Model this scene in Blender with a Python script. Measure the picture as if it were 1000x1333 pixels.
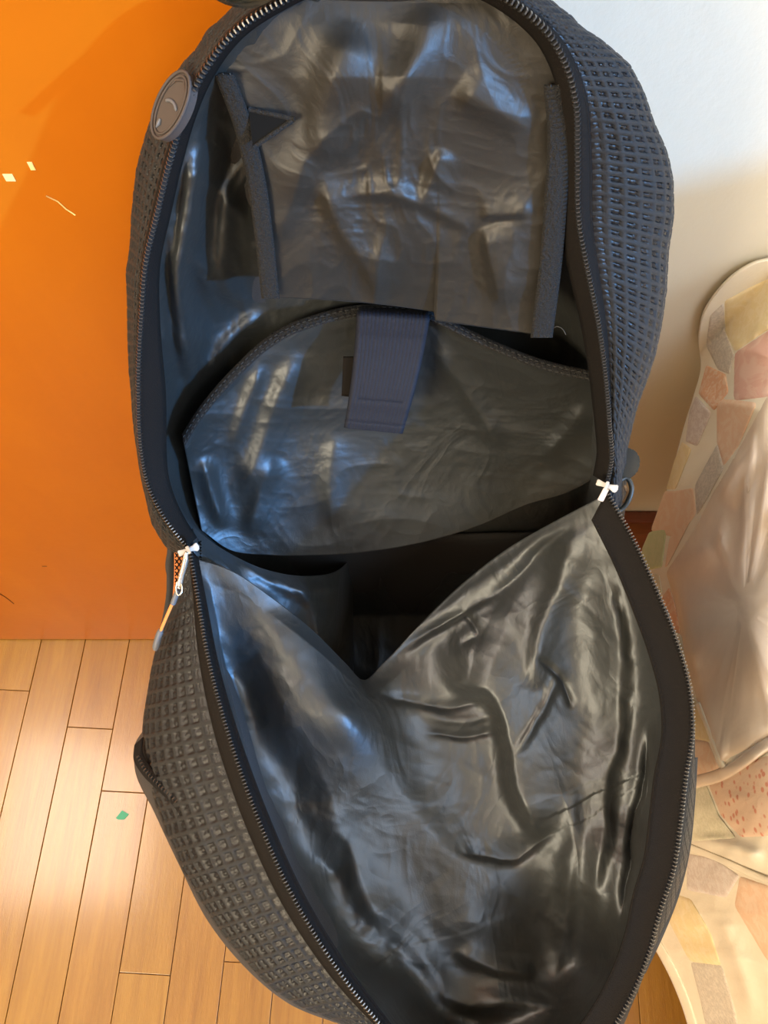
import bpy, bmesh, math, random
import numpy as np
from mathutils import Vector
random.seed(4)
for o in list(bpy.data.objects): bpy.data.objects.remove(o)
SC = bpy.context.scene; COL = SC.collection
TH = math.radians(66.3); H = 1.5; R = math.radians
# ---------------- camera
cam = bpy.data.cameras.new('camera'); camo = bpy.data.objects.new('camera', cam); COL.objects.link(camo)
camo.location = (0, 0, H); camo.rotation_euler = (R(90) - TH, 0, 0)
cam.sensor_fit = 'VERTICAL'; cam.sensor_height = 36; cam.lens = 36 * 1000 / 1333; cam.clip_start = .01
SC.camera = camo
# ---------------- world, sun through the window, ceiling lamp, added fill lights, exposure
SC.view_settings.view_transform = 'Standard'; SC.view_settings.look = 'None'
SC.view_settings.exposure = 0.0; SC.view_settings.gamma = 1.0; SC.view_settings.use_curve_mapping = False
W = bpy.data.worlds.new('sky'); SC.world = W; W.use_nodes = True
W.node_tree.nodes['Background'].inputs[0].default_value = (.62, .80, 1, 1)
W.node_tree.nodes['Background'].inputs[1].default_value = 2.0
SC.cycles.use_denoising = True; SC.cycles.max_bounces = 7; SC.cycles.sample_clamp_indirect = 4
def light(name, kind, loc, direction, energy, color, size=1, sy=None):
    l = bpy.data.lights.new(name, kind); o = bpy.data.objects.new(name, l); COL.objects.link(o)
    o.location = loc; o.rotation_euler = Vector(direction).to_track_quat('-Z', 'Y').to_euler()
    l.energy = energy; l.color = color
    if kind == 'AREA':
        l.size = size
        if sy: l.shape = 'RECTANGLE'; l.size_y = sy
    if kind == 'SUN': l.angle = R(size)
    return o
light('daylight_sun', 'SUN', (3, -1.5, 3), (-1, .62, -.34), 5.0, (.12, .44, 1), 1.3)
light('window_sky', 'AREA', (2.45, -.9, 1.95), (-1, .4, -.3), 52, (.66, .80, 1), 1.8, 1.0)
light('ceiling_lamp_light', 'AREA', (-1.55, .15, 2.6), (.15, 0, -1), 42, (1, .87, .72), .75)
light('added_warm_fill', 'AREA', (-1.5, -1.75, 2.05), (.62, 1, -.42), 84, (1, .83, .58), .9)  # unseen fill added behind the camera to brighten door and bedspread

light('added_cool_fill', 'AREA', (.95, -.75, 2.62), (-.2, .3, -1), 34, (.70, .83, 1), 1.1)  # cool overhead fill added for the bedspread and lining, no known fixture

# ---------------- helpers
CF = np.array([0, math.cos(TH), -math.sin(TH)]); CU = np.array([0, math.sin(TH), math.cos(TH)])
def rays(px, py):
    px = np.asarray(px, float); py = np.asarray(py, float)
    return CF + np.stack([(px - 500) / 1000, 0 * px, 0 * px], -1) - ((py - 666.5) / 1000)[..., None] * CU
def P(px, py, d):
    return np.array([0, 0, H]) + rays(px, py) * np.asarray(d, float)[..., None]
def floor_pt(px, py, z=0):
    r = rays(px, py); return np.array([0, 0, H]) + r * ((z - H) / r[2])
def plane_pt(px, py, Y):
    r = rays(px, py); return np.array([0, 0, H]) + r * (Y / r[1])
def cr(pts, n=None, t=None):
    """smooth resample of key points; parameter t in [0,1] by length"""
    p = np.array(pts, float); L = np.r_[0, np.cumsum(np.linalg.norm(np.diff(p[:, :2], axis=0), axis=1))]; L /= L[-1]
    t = np.linspace(0, 1, n) if t is None else np.asarray(t)
    m = np.gradient(p, L, axis=0) if len(p) > 2 else np.repeat((p[1] - p[0])[None], 2, 0)
    k = np.clip(np.searchsorted(L, t, 'right') - 1, 0, len(L) - 2)
    h = (L[k + 1] - L[k]); s = ((t - L[k]) / h)[:, None]; h = h[:, None]
    return ((2*s**3 - 3*s**2 + 1) * p[k] + (s**3 - 2*s**2 + s) * h * m[k] + (-2*s**3 + 3*s**2) * p[k + 1] + (s**3 - s**2) * h * m[k + 1])
def hash2(ix, iy, s):
    v = np.sin(ix * 127.1 + iy * 311.7 + s * 74.7) * 43758.5453
    return v - np.floor(v)
def vnoise(x, y, s=0):
    ix, iy = np.floor(x), np.floor(y); fx, fy = x - ix, y - iy
    fx = fx*fx*fx*(fx*(fx*6-15)+10); fy = fy*fy*fy*(fy*(fy*6-15)+10)
    a, b, c, d = hash2(ix, iy, s), hash2(ix+1, iy, s), hash2(ix, iy+1, s), hash2(ix+1, iy+1, s)
    return (a*(1-fx) + b*fx)*(1-fy) + (c*(1-fx) + d*fx)*fy
def crumple(x, y, s=0, oct=4):
    """sharp creased cloth relief, 0..1"""
    wx = x + 1.1 * vnoise(x * .7, y * .7, s + 9); wy = y + 1.1 * vnoise(x * .7 + 5, y * .7, s + 5)
    r = 0; a = .5; f = 1
    for k in range(oct):
        n = 1 - np.abs(2 * vnoise(wx * f + 3.3*k, wy * f, s + k) - 1)
        r = r + a * n ** 1.5; a *= .36; f *= 2.1
    return r
def pdist(px, py, line):
    """distance and side of a poly line in the sheet's plan"""
    best = np.full(px.shape, 1e9); side = np.zeros(px.shape); end = np.zeros(px.shape)
    q = cr(line, 14); n = len(q) - 1
    for i in range(n):
        a, b = q[i], q[i + 1]; d = b - a; l2 = d @ d
        t = ((px - a[0]) * d[0] + (py - a[1]) * d[1]) / l2; tc = np.clip(t, 0, 1)
        dx = px - a[0] - tc * d[0]; dy = py - a[1] - tc * d[1]; dd = np.hypot(dx, dy)
        s = np.sign(d[1] * dx - d[0] * dy); m = dd < best
        best = np.where(m, dd, best); side = np.where(m, s, side); end = np.where(m, (i + tc) / n, end)
    return best, side, end
def folds(px, py, fl):
    """sum of folds (line, width on the minus side, width on the plus side, height in m towards the viewer)"""
    h = np.zeros(px.shape)
    for line, wl, wr, amp in fl:
        d, s, e = pdist(px, py, line)
        w = np.where(s > 0, wr, wl); tap = np.clip(np.minimum(e, 1 - e) * 4, 0, 1); tap = tap * tap * (3 - 2 * tap)
        h += amp * tap * np.exp(-(d / w) ** 1.7)
    return h
def tps(ctrl):
    c = np.array(ctrl, float); xy = c[:, :2] / 300; n = len(c)
    def U(r2): return np.where(r2 > 1e-12, .5 * r2 * np.log(np.maximum(r2, 1e-12)), 0)
    K = U(((xy[:, None] - xy[None]) ** 2).sum(-1)) + np.eye(n) * 1e-3; Q = np.c_[np.ones(n), xy]
    A = np.block([[K, Q], [Q.T, np.zeros((3, 3))]]); w = np.linalg.solve(A, np.r_[c[:, 2], 0, 0, 0])
    def f(px, py):
        sh = np.shape(px); X = np.stack([np.ravel(px), np.ravel(py)], -1) / 300
        r = U(((X[:, None] - xy[None]) ** 2).sum(-1)) @ w[:n] + w[n] + X @ w[n + 1:]
        return r.reshape(sh)
    return f
def tag(o, label=None, cat=None, group=None, kind=None):
    if label: o['label'] = label
    if cat: o['category'] = cat
    if group: o['group'] = group
    if kind: o['kind'] = kind
    return o
def empty(name, loc, label, cat, group=None):
    o = bpy.data.objects.new(name, None); COL.objects.link(o); o.location = loc; o.empty_display_size = .05
    return tag(o, label, cat, group)
def link(name, me, mat, parent=None, smooth=True):
    o = bpy.data.objects.new(name, me); COL.objects.link(o)
    if mat and not me.materials: me.materials.append(mat)
    if smooth: me.polygons.foreach_set('use_smooth', [True] * len(me.polygons))
    if parent:
        o.parent = parent; bpy.context.view_layer.update(); o.matrix_parent_inverse = parent.matrix_world.inverted()
    return o
def grid(name, V, mat, parent=None, thick=0, uv=(1, 1), closed=False, smooth=True, off=-1):
    """V: (n, m, 3) world points"""
    n, m, _ = V.shape
    idx = np.arange(n * m).reshape(n, m)
    if closed: idx = np.concatenate([idx, idx[:, :1]], 1)
    f = np.stack([idx[:-1, :-1], idx[:-1, 1:], idx[1:, 1:], idx[1:, :-1]], -1).reshape(-1, 4)
    me = bpy.data.meshes.new(name); me.from_pydata(V.reshape(-1, 3).tolist(), [], f.tolist())
    ul = me.uv_layers.new(name='UVMap'); li = np.empty(len(me.loops), int); me.loops.foreach_get('vertex_index', li)
    u = np.linspace(0, uv[0], m); v = np.linspace(0, uv[1], n)
    UV = np.stack(np.meshgrid(u, v), -1).reshape(-1, 2)[li]; ul.data.foreach_set('uv', UV.ravel())
    o = link(name, me, mat, parent, smooth)
    if thick:
        md = o.modifiers.new('thickness', 'SOLIDIFY'); md.thickness = thick; md.offset = off
    return o
def strip(name, A, B, mat, parent, n=80, m=3, thick=.001, bulge=0, uv=(1, 1)):
    a, b = cr(A, n), cr(B, n); u = np.linspace(0, 1, m)[None, :, None]
    q = a[:, None] * (1 - u) + b[:, None] * u
    d = q[..., 2] - bulge * np.sin(np.pi * u[..., 0])
    return grid(name, P(q[..., 0], q[..., 1], d), mat, parent, thick, uv)
def tube(name, pts, r, mat, parent=None, seg=8, closed=False):
    """pts: world points"""
    p = np.array(pts, float); n = len(p)
    t = np.gradient(p, axis=0); t /= np.linalg.norm(t, axis=1)[:, None] + 1e-12
    up = np.array([.13, .2, .97]); V = []
    rr = np.full(n, r) if np.isscalar(r) else np.array(r)
    for i in range(n):
        a = np.cross(t[i], up); a /= np.linalg.norm(a) + 1e-9; b = np.cross(t[i], a)
        V.append([p[i] + rr[i] * (math.cos(k) * a + math.sin(k) * b) for k in np.linspace(0, 2*math.pi, seg, endpoint=False)])
    o = grid(name, np.array(V), mat, parent, closed=True)
    if not closed:
        bm = bmesh.new(); bm.from_mesh(o.data); bm.verts.ensure_lookup_table()
        bm.faces.new([bm.verts[k] for k in range(seg)]); bm.faces.new([bm.verts[len(bm.verts) - 1 - k] for k in range(seg)])
        bm.to_mesh(o.data); bm.free()
    return o
def box(name, lo, hi, mat, parent=None, bevel=0, rot=None, kind=None):
    bm = bmesh.new(); bmesh.ops.create_cube(bm, size=1)
    lo, hi = Vector(lo), Vector(hi)
    c = (lo + hi) / 2
    for v in bm.verts: v.co = Vector([v.co[i] * (hi[i] - lo[i]) for i in range(3)])
    if bevel: bmesh.ops.bevel(bm, geom=bm.edges[:], offset=bevel, segments=2, affect='EDGES', profile=.6)
    me = bpy.data.meshes.new(name); bm.to_mesh(me); bm.free()
    o = bpy.data.objects.new(name, me); COL.objects.link(o); me.materials.append(mat); o.location = c
    if rot: o.rotation_euler = rot
    if parent: o.parent = parent; bpy.context.view_layer.update(); o.matrix_parent_inverse = parent.matrix_world.inverted()
    if kind: o['kind'] = kind
    return o
def prism(name, poly, z0, z1, mat, parent=None, M=None, bevel=0):
    """closed outline (x, y) extruded z0..z1, placed by the 4x4 frame M (origin, X, Y, Z axes)"""
    bm = bmesh.new(); lo = [bm.verts.new((x, y, z0)) for x, y in poly]; f = bm.faces.new(lo)
    r = bmesh.ops.extrude_face_region(bm, geom=[f]); vs = [e for e in r['geom'] if isinstance(e, bmesh.types.BMVert)]
    for v in vs: v.co.z = z1
    bmesh.ops.recalc_face_normals(bm, faces=bm.faces)
    if bevel: bmesh.ops.bevel(bm, geom=[e for e in bm.edges], offset=bevel, segments=2, affect='EDGES')
    if M is not None:
        o0, X, Y, Z = [Vector(v) for v in M]
        for v in bm.verts: v.co = o0 + X * v.co.x + Y * v.co.y + Z * v.co.z
    me = bpy.data.meshes.new(name); bm.to_mesh(me); bm.free()
    return link(name, me, mat, parent, smooth=False)

# ---------------- materials
def mat(name, color, rough=.5, metal=0, spec=.5, sheen=0, coat=0, build=None, coat_rough=.15):
    m = bpy.data.materials.new(name); m.use_nodes = True; nt = m.node_tree; b = nt.nodes['Principled BSDF']
    b.inputs['Base Color'].default_value = (*color, 1); b.inputs['Roughness'].default_value = rough
    b.inputs['Metallic'].default_value = metal; b.inputs['Specular IOR Level'].default_value = spec
    if sheen: b.inputs['Sheen Weight'].default_value = sheen; b.inputs['Sheen Roughness'].default_value = .4
    if coat: b.inputs['Coat Weight'].default_value = coat; b.inputs['Coat Roughness'].default_value = coat_rough
    if build: build(nt, b)
    return m
def N(nt, t, **k):
    n = nt.nodes.new(t)
    for a, v in k.items():
        if a in n.inputs: n.inputs[a].default_value = v
        else: setattr(n, a, v)
    return n
def coords(nt, kind='Object', scale=(1, 1, 1), rot=(0, 0, 0)):
    tc = N(nt, 'ShaderNodeTexCoord'); mp = N(nt, 'ShaderNodeMapping')
    mp.inputs['Scale'].default_value = scale; mp.inputs['Rotation'].default_value = rot
    nt.links.new(tc.outputs[kind], mp.inputs[0]); return mp.outputs[0]
def ramp(nt, src, stops):
    r = N(nt, 'ShaderNodeValToRGB'); e = r.color_ramp.elements
    while len(e) < len(stops): e.new(.5)
    for i, (p, c) in enumerate(stops): e[i].position = p; e[i].color = (*c, 1)
    nt.links.new(src, r.inputs[0]); return r.outputs[0]
def noise(nt, vec, scale, detail=4, rough=.6, dist=0):
    n = N(nt, 'ShaderNodeTexNoise'); n.inputs['Scale'].default_value = scale; n.inputs['Detail'].default_value = detail
    n.inputs['Roughness'].default_value = rough; n.inputs['Distortion'].default_value = dist
    nt.links.new(vec, n.inputs['Vector']); return n.outputs['Fac']
def bump(nt, b, src, strength=.3, dist=.001):
    n = N(nt, 'ShaderNodeBump'); n.inputs['Strength'].default_value = strength; n.inputs['Distance'].default_value = dist
    nt.links.new(src, n.inputs['Height']); nt.links.new(n.outputs[0], b.inputs['Normal']); return n
def mix(nt, fac, a, b, mode='MIX'):
    n = N(nt, 'ShaderNodeMix', data_type='RGBA', blend_type=mode)
    for k, v in ((0, fac), (6, a), (7, b)):
        if isinstance(v, (int, float)): n.inputs[k].default_value = v
        elif isinstance(v, tuple): n.inputs[k].default_value = (*v, 1)
        else: nt.links.new(v, n.inputs[k])
    return n.outputs[2]

def m_plank(nt, b):
    oi = N(nt, 'ShaderNodeObjectInfo'); tc = N(nt, 'ShaderNodeTexCoord')
    add = N(nt, 'ShaderNodeVectorMath', operation='MULTIPLY_ADD')
    nt.links.new(oi.outputs['Random'], add.inputs[0]); add.inputs[1].default_value = (13, 41, 7)
    nt.links.new(tc.outputs['Object'], add.inputs[2])
    mp = N(nt, 'ShaderNodeMapping'); mp.inputs['Scale'].default_value = (1, .07, 1); nt.links.new(add.outputs[0], mp.inputs[0])
    g = noise(nt, mp.outputs[0], 42, 6, .62, .8); g2 = noise(nt, mp.outputs[0], 190, 3, .6)
    base = ramp(nt, g, [(.22, (.21, .088, .010)), (.45, (.275, .132, .016)), (.62, (.315, .158, .022)), (.85, (.36, .19, .034))])
    tint = ramp(nt, oi.outputs['Random'], [(0, (1, .93, .72)), (.3, (.95, .87, .70)), (.6, (1.0, 1.0, .80)), (1, (.97, .90, .80))])
    c = mix(nt, 1.0, base, tint, 'MULTIPLY')
    fine = ramp(nt, g2, [(.3, (.86, .82, .78)), (.6, (1, 1, 1))])
    nt.links.new(mix(nt, .6, c, fine, 'MULTIPLY'), b.inputs['Base Color'])
    mp2 = N(nt, 'ShaderNodeMapping'); mp2.inputs['Scale'].default_value = (1, .18, 1); nt.links.new(add.outputs[0], mp2.inputs[0])
    bump(nt, b, noise(nt, mp2.outputs[0], 330, 4, .7), .42, .0011)
M_plank = mat('honey_wood', (.6, .33, .1), .38, spec=.45, coat=.55, build=m_plank, coat_rough=.16)
M_gap = mat('dark_joint', (.12, .055, .02), .8)
def m_door(nt, b):
    v = coords(nt, 'Object', (1, 1, .13)); g = noise(nt, v, 9, 5, .6, 1.2); v2 = coords(nt, 'Object', (1, 1, 1)); s = noise(nt, v2, 5, 3, .55)
    base = ramp(nt, g, [(.3, (.43, .104, .0003)), (.55, (.47, .120, .0003)), (.75, (.50, .136, .0006))])
    blot = ramp(nt, s, [(.35, (.90, .84, .8)), (.65, (1, 1.05, 1))])
    c = mix(nt, .8, base, blot, 'MULTIPLY')
    # browner orange blended in towards the lower part of the door
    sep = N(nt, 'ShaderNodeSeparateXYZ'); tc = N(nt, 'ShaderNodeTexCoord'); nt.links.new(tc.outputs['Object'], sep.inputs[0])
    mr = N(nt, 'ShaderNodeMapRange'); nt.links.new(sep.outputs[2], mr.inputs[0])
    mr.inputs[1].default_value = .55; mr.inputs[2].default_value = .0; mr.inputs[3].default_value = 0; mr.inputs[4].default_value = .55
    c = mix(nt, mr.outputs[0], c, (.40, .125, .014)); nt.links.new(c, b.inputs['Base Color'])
    bump(nt, b, noise(nt, v2, 26, 4, .6), .12, .002)
M_door = mat('orange_varnished_wood', (.85, .24, .005), .30, spec=.10, build=m_door)
M_chip = mat('pale_chip', (.9, .62, .25), .7)
M_dark = mat('dark_scratch', (.12, .04, .01), .7)
def m_wall(nt, b):
    v = coords(nt, 'Object'); bump(nt, b, noise(nt, v, 55, 5, .65), .25, .0025)
    nt.links.new(ramp(nt, noise(nt, v, 4, 4), [(.3, (.73, .66, .51)), (.7, (.76, .69, .54))]), b.inputs['Base Color'])
M_wall = mat('cream_paint', (.76, .70, .55), .55, spec=.35, build=m_wall)
M_room = mat('warm_white_paint', (.62, .54, .42), .8)
M_ceil = mat('ceiling_paint', (.76, .69, .58), .9)
def m_base(nt, b):
    v = coords(nt, 'Object', (.08, 1, 1)); nt.links.new(ramp(nt, noise(nt, v, 60, 4), [(.3, (.10, .022, .010)), (.7, (.19, .05, .022))]), b.inputs['Base Color'])
M_base = mat('red_brown_wood', (.15, .04, .02), .35, build=m_base)
def weave(scale, strength, dist=.0006):
    def f(nt, b):
        v = coords(nt, 'Object', (1, 1, 1)); a = noise(nt, v, scale, 2, .7); bump(nt, b, a, strength, dist)
    return f
def m_lining(nt, b):
    v = coords(nt, 'Object', (1, 1, .35)); n1 = noise(nt, v, 900, 2, .6); v2 = coords(nt, 'Object', (1, .4, 1), (.3, .5, .2)); n2 = noise(nt, v2, 85, 5, .62, 1.5)
    c = ramp(nt, noise(nt, coords(nt), 7, 3), [(.3, (.013, .0135, .0115)), (.7, (.017, .0175, .015))]); nt.links.new(c, b.inputs['Base Color'])
    s = N(nt, 'ShaderNodeMath', operation='ADD'); m = N(nt, 'ShaderNodeMath', operation='MULTIPLY'); m.inputs[1].default_value = .22
    nt.links.new(n1, m.inputs[0]); nt.links.new(m.outputs[0], s.inputs[0]); nt.links.new(n2, s.inputs[1])
    bp = bump(nt, b, s.outputs[0], .20, .0016)
    ab = N(nt, 'ShaderNodeMath', operation='SUBTRACT'); ab.inputs[1].default_value = .5; nt.links.new(noise(nt, coords(nt, 'Object', (1, .7, .8), (.2, .4, .6)), 17, 3, .5, .9), ab.inputs[0])
    a2 = N(nt, 'ShaderNodeMath', operation='ABSOLUTE'); nt.links.new(ab.outputs[0], a2.inputs[0])
    b2 = N(nt, 'ShaderNodeBump'); b2.inputs['Strength'].default_value = .45; b2.inputs['Distance'].default_value = .009; b2.invert = True
    nt.links.new(a2.outputs[0], b2.inputs['Height']); nt.links.new(b2.outputs[0], bp.inputs['Normal'])
M_lining = mat('black_satin_lining', (.04, .041, .037), .48, spec=1.0, sheen=.03, build=m_lining)
M_lining.node_tree.nodes['Principled BSDF'].inputs['Specular Tint'].default_value = (.85, .92, 1, 1)
M_brown = mat('grey_brown_lining', (.015, .0138, .0115), .50, spec=.55, sheen=.03, build=lambda nt, b: bump(nt, b, noise(nt, coords(nt, 'Object', (1, .4, 1), (.3, .5, .2)), 85, 5, .62, 1.5), .22, .0016))
M_bind = mat('black_binding_tape', (.016, .0155, .015), .85, spec=.2, sheen=.03, build=weave(420, 1.0, .0022))
M_tape = mat('black_zip_tape', (.009, .0075, .0065), .75, spec=.12, sheen=.0, build=weave(1300, .7, .0006))
def m_mesh(nt, b):
    # fabric with pressed-in squares: smooth dark pits between matt woven bars
    tc = N(nt, 'ShaderNodeTexCoord'); fr = N(nt, 'ShaderNodeVectorMath', operation='FRACTION'); nt.links.new(tc.outputs['UV'], fr.inputs[0])
    sb = N(nt, 'ShaderNodeVectorMath', operation='SUBTRACT'); nt.links.new(fr.outputs[0], sb.inputs[0]); sb.inputs[1].default_value = (.5, .5, .5)
    ab = N(nt, 'ShaderNodeVectorMath', operation='ABSOLUTE'); nt.links.new(sb.outputs[0], ab.inputs[0])
    sp = N(nt, 'ShaderNodeSeparateXYZ'); nt.links.new(ab.outputs[0], sp.inputs[0])
    mx = N(nt, 'ShaderNodeMath', operation='MAXIMUM'); nt.links.new(sp.outputs[0], mx.inputs[0]); nt.links.new(sp.outputs[1], mx.inputs[1])
    nt.links.new(ramp(nt, mx.outputs[0], [(.33, (.006, .006, .007)), (.37, (.011, .0108, .0105))]), b.inputs['Base Color'])
    rr = ramp(nt, mx.outputs[0], [(.33, (.30, .30, .30)), (.37, (.68, .68, .68))]); nt.links.new(rr, b.inputs['Roughness'])
    bump(nt, b, noise(nt, coords(nt), 1500, 2), .5, .0005)
M_mesh = mat('textured_black_mesh', (.024, .025, .027), .42, spec=.35, sheen=.04, build=m_mesh)
M_canvas = mat('plain_black_canvas', (.026, .025, .025), .7, spec=.35, sheen=.06, build=weave(1100, .8, .0006))
M_web = mat('navy_black_webbing', (.010, .0115, .019), .65, spec=.25, build=weave(1200, .8, .0006))
M_teeth = mat('black_zip_teeth', (.07, .07, .07), .22, spec=1.0, metal=.5)
M_white = mat('white_zip_slider', (.50, .48, .45), .45)
M_nickel = mat('nickel_pull', (.72, .66, .56), .22, metal=.9)
M_cord = mat('orange_cord', (.75, .24, .05), .7, build=weave(1600, .8, .0005))
M_rub = mat('grey_rubber', (.10, .105, .115), .5)
M_badge = mat('brown_grey_rubber_badge', (.06, .047, .040), .65, spec=.3)
M_blackp = mat('black_plastic', (.03, .035, .033), .4)
M_brass = mat('polished_brass', (.95, .78, .45), .18, metal=1)
M_green = mat('green_paper', (.06, .33, .20), .7)
M_orange = mat('orange_netting_backing', (.65, .22, .06), .8)

# ---------------- the setting
DY, WY = .38, .56         # door face, wall face
A = R(2.9); ca, sa = math.cos(A), math.sin(A)
base = box('floor', (-2.9, -2.6, -.06), (2.3, WY + .1, -.0035), M_gap, kind='structure')
PW = .0873
def plank(across, w, y0, y1):
    """one board between along-coordinates y0..y1"""
    cx, cy = across + w / 2, (y0 + y1) / 2
    x = cx * ca + cy * sa; y = -cx * sa + cy * ca
    key = round(y1 - y0, 2)
    if key not in PL:
        b0 = box('plank', (-w/2 + .0006, -(y1-y0)/2 + .0006, -.02), (w/2 - .0006, (y1-y0)/2 - .0006, 0), M_plank, None, .0007)
        PL[key] = b0.data; o = b0
    else:
        o = bpy.data.objects.new('plank', PL[key]); COL.objects.link(o)
    o.location = (x, y, -.010 + random.uniform(-.0002, .0002)); o.rotation_euler = (0, 0, -A); o.parent = base
    o.matrix_parent_inverse = base.matrix_world.inverted()
PL = {}
known = {-8: [.245], -7: [.42], -6: [.182], -5: [.072], -4: [-.213], -3: [.43], -2: [-.188], -1: [.44], -9: [-.05], 4: [.30], 5: [.1]}
bpy.context.view_layer.update()
for k in range(-16, 20):
    ac = -.0879 + PW * (k + 1) - PW
    js = list(known.get(k + 0, []))
    if not js: js = [round(random.uniform(-.5, .5), 2)]
    lo, hi = js[0], js[0]
    while lo > -1.5: lo -= random.choice([.76, .82, .88]); js.append(lo)
    while hi < WY - .1: hi += random.choice([.62, .70]); js.append(hi)
    js = sorted(js)
    for a0, a1 in zip(js[:-1], js[1:]):
        if a0 < .62 + ac * .05: plank(ac, PW, a0, min(a1, WY + .03))

def slab(name, lo, hi, m): return box(name, lo, hi, m, kind='structure')
slab('wall_back', (-2.9, WY, -.06), (2.3, WY + .1, 2.7), M_wall)
slab('ceiling', (-2.9, -2.6, 2.7), (2.3, WY + .1, 2.8), M_ceil)
slab('wall_left', (-2.9, -2.6, -.06), (-2.8, WY, 2.7), M_room)
slab('wall_front', (-2.8, -2.6, -.06), (2.2, -2.5, 2.7), M_room)
# right wall with its window opening (outside the frame): sill at SILL
SILL, WX = 1.60, 2.2
wr = slab('wall_right', (WX, -2.6, -.06), (WX + .1, WY, SILL), M_room)
for nm, lo, hi in (('wall_right_lintel', (WX, -2.6, 2.5), (WX + .1, WY, 2.7)), ('wall_right_pier', (WX, -.15, SILL), (WX + .1, WY, 2.5)), ('wall_right_pier', (WX, -2.6, SILL), (WX + .1, -2.1, 2.5))):
    slab(nm, lo, hi, M_room)
wf = box('window_1', (WX + .02, -2.1, SILL), (WX + .08, -.15, SILL + .04), M_white, kind='structure')
for lo, hi in (((WX + .02, -2.1, 2.46), (WX + .08, -.15, 2.5)), ((WX + .02, -2.1, SILL + .04), (WX + .08, -2.06, 2.46)), ((WX + .02, -.19, SILL + .04), (WX + .08, -.15, 2.46))):
    box('frame_bar', lo, hi, M_white, wf)
bb = box('baseboard_back', (-2.8, WY - .016, 0), (2.2, WY, .175), M_base, bevel=.003, kind='structure')
box('cap_moulding', (-2.8, WY - .024, .172), (2.2, WY, .232), M_base, bb, bevel=.006)
# orange door, folded back in front of the wall
DX = .02
door = box('door_1', (-1.15, DY, .006), (DX, DY + .04, 2.05), M_door, bevel=.003, kind='structure')
for px, py, w, h, m in ((12, 231, .006, .0055, M_chip), (41, 216, .003, .006, M_chip), (58, 737, .007, .0025, M_dark), (205, 664, .006, .001, M_chip)):
    q = plane_pt(px, py, DY)
    box('paint_chip' if m is M_chip else 'dent', (q[0] - w/2, DY - .0004, q[2] - h/2), (q[0] + w/2, DY + .001, q[2] + h/2), m, door, bevel=.0001)
q = [plane_pt(x, y, DY - .0002) for x, y in ((60, 255), (75, 262), (86, 272), (98, 280))]
tube('scratch', q, .0005, M_chip, door, 5)
q = [plane_pt(x, y, DY - .0002) for x, y in ((-8, 768), (8, 778), (18, 786))]
tube('scratch', q, .0008, M_dark, door, 5)
# knob
KC = plane_pt(312, -92, DY - .045)
def lathe(name, prof, c, m, parent, axis='Y', seg=32):
    V = [[(c[0] + r * math.cos(t), c[1] + y, c[2] + r * math.sin(t)) for t in np.linspace(0, 2*math.pi, seg, endpoint=False)] for r, y in prof]
    return grid(name, np.array(V), m, parent, closed=True)
lathe('door_knob', [(.0002, -.026), (.012, -.024), (.021, -.016), (.026, -.003), (.024, .010), (.015, .020), (.010, .028), (.010, .040), (.026, .041), (.027, .0449), (.0002, .0449)], KC, M_brass, door)

# green paper scrap on the floor
fp = [floor_pt(x, y) for x, y in ((151, 1065), (159, 1055), (168, 1060), (162, 1067), (154, 1067))]
c0 = sum(fp) / 5
pr = prism('paper_scrap', [(p[0] - c0[0], p[1] - c0[1]) for p in fp], .0004, .0012, M_green, None, ((c0[0], c0[1], 0), (1, 0, 0), (0, 1, 0), (0, 0, 1)))
tag(pr, 'tiny green paper scrap lying on the honey wood floor', 'scrap')

# ================= the backpack
bag = empty('backpack', (.0, .25, .55), 'open black backpack with satin lining hanging from the brass door knob', 'backpack')
# key curves: (pixel x, pixel y, distance along the lens axis) -> world by P()
RL = [(243,712,.575),(214,674,.566),(192,630,.553),(184,590,.538),(180,510,.505),(184,410,.468),(190,340,.445),(204,280,.424),(221,210,.399),(242,143,.378),(261,101,.366),(305,42,.35),(366,2,.34),(430,-25,.333),(520,-38,.33)]
RR = [(790,630,.565),(796,600,.552),(794,558,.535),(787,475,.50),(780,425,.478),(765,350,.45),(754,290,.43),(752,200,.398),(750,135,.375),(735,80,.36),(715,45,.35),(670,5,.34),(600,-28,.333),(520,-38,.33)]
rim = RL + RR[:-1][::-1]
SL = [(262,735,.66),(222,715,.66),(203,686,.65),(188,640,.635),(178,580,.61),(171,510,.57),(167,430,.53),(168,350,.50),(174,260,.455),(190,190,.425),(222,112,.392),(262,58,.375),(300,14,.362),(380,-50,.352),(520,-90,.345)]
SR = [(790,700,.66),(806,672,.65),(811,610,.62),(822,560,.60),(842,490,.565),(858,430,.54),(869,340,.50),(875,262,.468),(866,200,.44),(850,160,.42),(835,120,.405),(800,68,.388),(745,28,.37),(660,-45,.354),(520,-90,.345)]
sil = SL + SR[:-1][::-1]

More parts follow.
